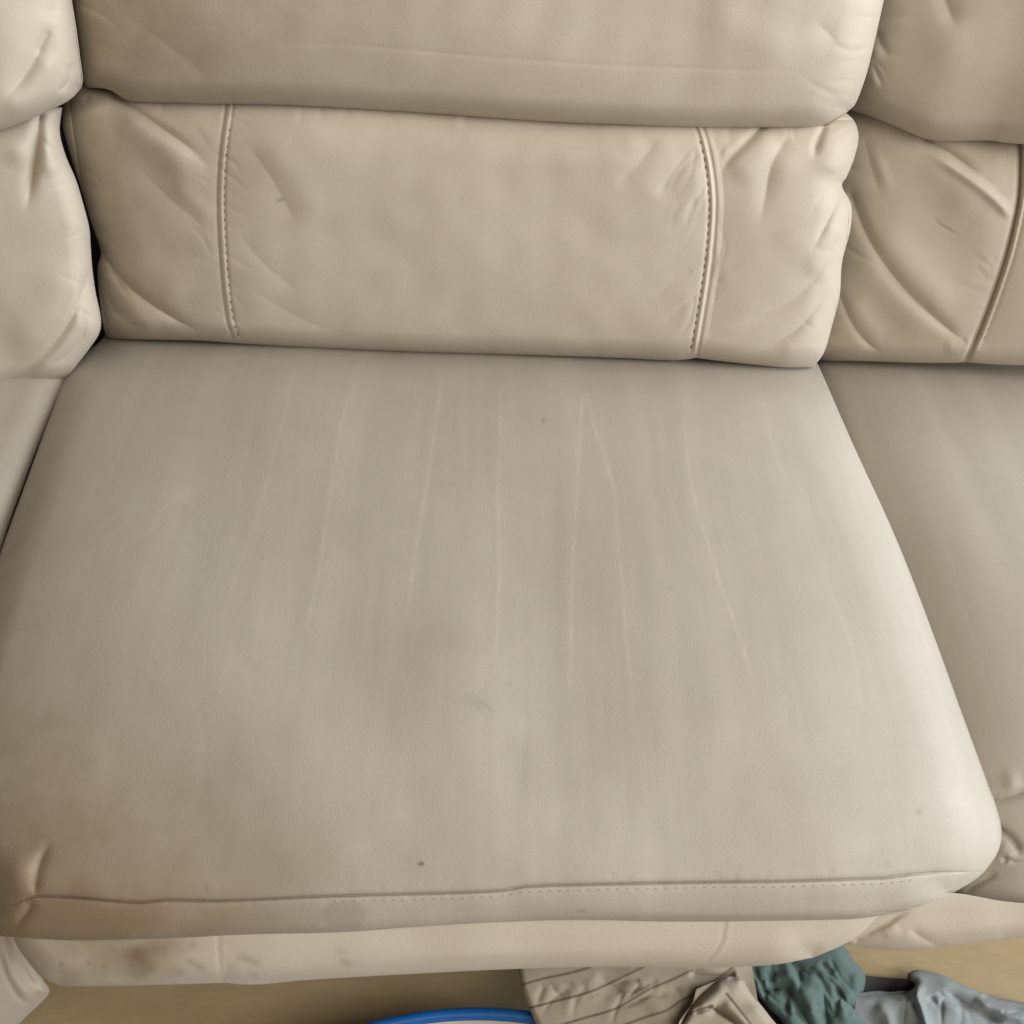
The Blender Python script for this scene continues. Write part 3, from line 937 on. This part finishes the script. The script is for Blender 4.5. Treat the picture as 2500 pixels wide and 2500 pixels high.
# ---- frame behind and below the padding
def box(lo, hi, bev=0.0):
    (a, b, c), (d, e, f) = lo, hi
    return [(a, b, c), (d, b, c), (d, e, c), (a, e, c), (a, b, f), (d, b, f), (d, e, f), (a, e, f)], \
           [np.array([[0, 3, 2, 1], [4, 5, 6, 7], [0, 1, 5, 4], [1, 2, 6, 5], [2, 3, 7, 6], [3, 0, 4, 7]])]

v, f_ = box((-0.95, -0.26, 0.06), (0.95, 0.42, 0.335))
fr = new_mesh('frame', v, f_, M['lining'], sofa)
bk = [(-0.95, 0.155, 0.34), (0.95, 0.155, 0.34), (0.95, 0.42, 0.34), (-0.95, 0.42, 0.34),
      (-0.95, 0.27, 0.95), (0.95, 0.27, 0.95), (0.95, 0.45, 0.95), (-0.95, 0.45, 0.95)]
new_mesh('back_frame', bk, f_, M['lining'], sofa)
for o in (fr,):
    for p in o.data.polygons:
        p.use_smooth = False

# ------------------------------------------------------------------ things on the floor
def thing_mesh(o, label, cat, group=None):
    o['label'] = label
    o['category'] = cat
    if group:
        o['group'] = group
    return o


def zbase(z):
    return plane_base((0, 0, z), (0, 0, 1))


def strip(lines, wd, tap=0.03):
    ls = [smooth_line(l, 60) for l in lines]
    def f(p):
        v = np.zeros(len(p))
        for l in ls:
            d, _, t = dist_line(p, l, 60)
            q = np.clip((wd - d) / 2.2 + 0.5, 0, 1)
            v = np.maximum(v, q)
        return v
    return f


UPV = np.array([0.0, -0.15, 1.0])
# dark cloth under the others
dk = panel('dark_cloth', M['dark_cotton'], None, zbase(0.012), total(lumps(101, 0.004, 120), lumps(102, 0.002, 60)),
           [(1780, 2375), (1960, 2352), (2120, 2382), (2250, 2392)], [(2250, 2392), (2275, 2450), (2260, 2600)], [(1760, 2600), (2000, 2610), (2260, 2600)],
           [(1780, 2375), (1770, 2480), (1760, 2600)], 90, 60, (2, 2, 2, 2), UPV, back=0.010, inward=0.02)
thing_mesh(dk, 'dark grey cloth lying flat under the teal and grey-blue cloths', 'cloth')

# grey-blue cloth
gb = panel('grey_blue_cloth', M['grey_blue_cotton'], None, zbase(0.032), total(
    edge([(2098, 2428), (2160, 2426), (2215, 2421), (2236, 2402), (2216, 2378), (2240, 2368), (2300, 2380), (2360, 2408), (2420, 2432), (2520, 2452), (2640, 2480)], (0.014, 22)),
    lumps(111, 0.003, 240), fine_creases(303, [(2150, 2440), (2300, 2430), (2480, 2480)], 60, 50, 16, 120, 0.003), lumps(112, 0.0008, 80),
    ridge([(2232, 2392), (2244, 2440), (2262, 2500), (2270, 2560)], 13, 0.014, 0.2, 0.1), valley([(2205, 2440), (2190, 2520)], 22, 0.005),
    valley([(2300, 2410), (2370, 2460), (2450, 2500)], 20, 0.010), ridge([(2370, 2440), (2450, 2470), (2530, 2500)], 16, 0.010),
    valley([(2395, 2425), (2460, 2452), (2540, 2480)], 12, 0.008, 0.1, 0.1), ridge([(2130, 2450), (2170, 2480), (2180, 2540)], 20, 0.008)),
    [(2216, 2376), (2240, 2368), (2300, 2380), (2360, 2408), (2420, 2432), (2520, 2452), (2640, 2480)],
    [(2640, 2480), (2650, 2700)], [(2080, 2700), (2650, 2700)],
    [(2216, 2376), (2236, 2402), (2215, 2421), (2160, 2426), (2098, 2428), (2085, 2500), (2080, 2700)],
    170, 130, (3, 0, 0, 3), UPV, back=0.012, inward=0.02)
thing_mesh(gb, 'pale grey-blue crumpled cloth below the right footrest', 'cloth')

# teal cloth
tl_edge = [(2040, 2290), (2066, 2316), (2084, 2344), (2107, 2368), (2113, 2390), (2108, 2421), (2098, 2446), (2106, 2470), (2135, 2510), (2170, 2600)]
tl_left = [(1800, 2340), (1816, 2378), (1842, 2420), (1880, 2465), (1912, 2500), (1950, 2600)]
tl = panel('teal_cloth', M['teal_cotton'], None, zbase(0.042), total(
    edge(tl_edge, (0.030, 32)), edge(tl_left, (0.022, 26)), lumps(121, 0.004, 240), fine_creases(301, [(1850, 2370), (1960, 2350), (2060, 2330)], 70, 30, 12, 150, 0.0045), fine_creases(302, [(1900, 2480), (2000, 2480), (2100, 2480)], 260, 30, 10, 110, 0.0035), lumps(122, 0.0006, 70),
    valley([(1826, 2416), (1879, 2418), (1908, 2410), (1933, 2436), (1955, 2470), (1982, 2512)], 13, 0.0110, 0.2, 0.0),
    ridge([(1880, 2392), (1920, 2380), (1945, 2396), (1968, 2440), (2000, 2510)], 18, 0.0066),
    valley([(2008, 2395), (2012, 2440), (2020, 2500), (2024, 2560)], 12, 0.0099, 0.4, 0.0),
    ridge([(2030, 2360), (2045, 2400), (2060, 2450), (2070, 2520)], 17, 0.0055),
    valley([(2030, 2395), (2050, 2425), (2070, 2450), (2098, 2472), (2120, 2500)], 12, 0.0099, 0.3, 0.0),
    valley([(1940, 2355), (1970, 2374), (1990, 2372)], 14, 0.0077), valley([(2000, 2345), (2020, 2362), (2040, 2376)], 10, 0.0044),
    ridge([(1960, 2400), (1985, 2440), (1998, 2480)], 16, 0.0044), ridge([(2085, 2370), (2095, 2400), (2090, 2430)], 16, 0.0044),
    valley([(1850, 2385), (1890, 2396)], 10, 0.0044)),
    [(1800, 2340), (1920, 2310), (2040, 2290)], tl_edge, [(1950, 2600), (2050, 2605), (2170, 2600)], tl_left, 190, 170, (0, 4, 0, 4), UPV, back=0.028, inward=0.03)
thing_mesh(tl, 'crumpled teal cloth on the floor under the footrest corner', 'cloth')

# striped cloth, with a flap folded over its right end
stripes = [[(1268, 2406), (1328, 2389), (1397, 2374), (1440, 2362)],
           [(1284, 2463), (1366, 2442), (1436, 2423), (1483, 2403), (1529, 2381), (1575, 2358)],
           [(1330, 2515), (1378, 2500), (1425, 2486), (1491, 2467), (1529, 2449), (1580, 2418), (1638, 2393), (1690, 2368)],
           [(1480, 2516), (1530, 2500), (1580, 2482), (1627, 2467), (1661, 2444), (1692, 2428), (1755, 2387), (1790, 2360)]]
st_left = [(1258, 2330), (1266, 2372), (1274, 2410), (1288, 2450), (1300, 2480), (1320, 2525), (1350, 2600)]
sc = panel('striped_cloth', M['striped_cotton'], None, zbase(0.108), total(
    edge(st_left, (0.010, 14)), lumps(131, 0.0024, 220), fine_creases(304, [(1320, 2400), (1500, 2410), (1680, 2400)], 150, 40, 12, 150, 0.0022),
    valley([(1340, 2400), (1370, 2430), (1420, 2430)], 16, 0.0030), valley([(1450, 2380), (1500, 2410), (1530, 2430)], 20, 0.0035), ridge([(1420, 2390), (1470, 2440)], 20, 0.0020),
    ridge([(1550, 2400), (1600, 2450), (1620, 2500)], 26, 0.0030), valley([(1640, 2400), (1660, 2430), (1680, 2470)], 16, 0.0040),
    valley([(1680, 2374), (1740, 2384), (1800, 2376)], 12, 0.0090, 0.1, 0.1), valley([(1700, 2400), (1690, 2440), (1650, 2480)], 18, 0.0050)),
    [(1258, 2330), (1500, 2320), (1830, 2330)], [(1830, 2330), (1850, 2450), (1860, 2600)], [(1350, 2600), (1600, 2600), (1860, 2600)], st_left,
    230, 130, (0, 3, 0, 4), UPV, back=0.03, inward=0.03, attrs={'stripe': strip(stripes, 3.0)})
thing_mesh(sc, 'beige cloth with thin brown stripes draped over the blue rim', 'cloth')
fl_l = [(1700, 2415), (1690, 2450), (1668, 2480), (1655, 2510), (1650, 2600)]
fl_r = [(1790, 2384), (1812, 2392), (1832, 2420), (1855, 2450), (1880, 2482), (1905, 2515), (1950, 2600)]
fp = panel('folded_flap', M['striped_cotton'], sc, zbase(0.122), total(
    edge(fl_r, (0.020, 22)), edge([(1655, 2520), (1690, 2455), (1745, 2400), (1770, 2386), (1790, 2384)], (0.010, 18)), lumps(141, 0.002, 90),
    ridge([(1775, 2400), (1735, 2445), (1700, 2470)], 16, 0.005), valley([(1738, 2458), (1770, 2478), (1810, 2505)], 9, 0.010, 0.2, 0), valley([(1690, 2472), (1715, 2466), (1742, 2456)], 6, 0.004),
    ridge([(1760, 2440), (1800, 2480), (1830, 2520)], 12, 0.004)),
    [(1700, 2415), (1745, 2396), (1770, 2386), (1790, 2384)], fl_r, [(1650, 2600), (1950, 2600)], fl_l, 110, 110, (3, 4, 0, 4), UPV, back=0.02, inward=0.02,
    attrs={'stripe': strip([[(1774, 2426), (1800, 2458), (1836, 2505), (1880, 2570)], [(1738, 2459), (1765, 2478), (1802, 2505), (1840, 2550)],
                            [(1662, 2506), (1682, 2476), (1712, 2464), (1740, 2455)]], 3.2)})

# ------------------------------------------------------------------ blue tub
def lathe(name, prof, mat, parent, n=160):
    prof = np.array(prof)
    m = len(prof)
    a = np.linspace(0, 2 * math.pi, n, endpoint=False)
    V = np.stack([prof[:, None, 0] * np.cos(a), prof[:, None, 0] * np.sin(a), np.repeat(prof[:, 1:], n, 1)], -1).reshape(-1, 3)
    idx = np.arange(m * n).reshape(m, n)
    nx = np.roll(idx, -1, 1)
    q = np.stack([idx[:-1], nx[:-1], nx[1:], idx[1:]], -1).reshape(-1, 4)
    return new_mesh(name, V, [q], mat, parent)


RIMZ = 0.085
top = zbase(RIMZ)([(1165, 2455)])[0]
RAD = 0.36
tub = bpy.data.objects.new('plastic_tub', None)
COL.objects.link(tub)
tub.location = (top[0], top[1] - RAD, 0)
thing_mesh(tub, 'round blue-rimmed plastic tub beside the striped cloth', 'tub')
ring = [(RAD - 0.0052 + 0.0052 * math.cos(t), RIMZ - 0.0052 + 0.0052 * math.sin(t)) for t in np.linspace(-2.2, 3.6, 20)]
lathe('rim', ring, M['blue_plastic'], tub)
lathe('wall', [(RAD - 0.006, RIMZ - 0.008), (RAD - 0.02, 0.03), (RAD - 0.035, 0.004), (RAD - 0.05, 0.001), (0.001, 0.001)], M['blue_plastic'], tub)
lathe('liner', [(RAD - 0.0106, RIMZ - 0.0045), (RAD - 0.020, RIMZ - 0.007), (RAD - 0.034, 0.035), (RAD - 0.046, 0.012), (0.001, 0.010)], M['white_plastic'], tub)
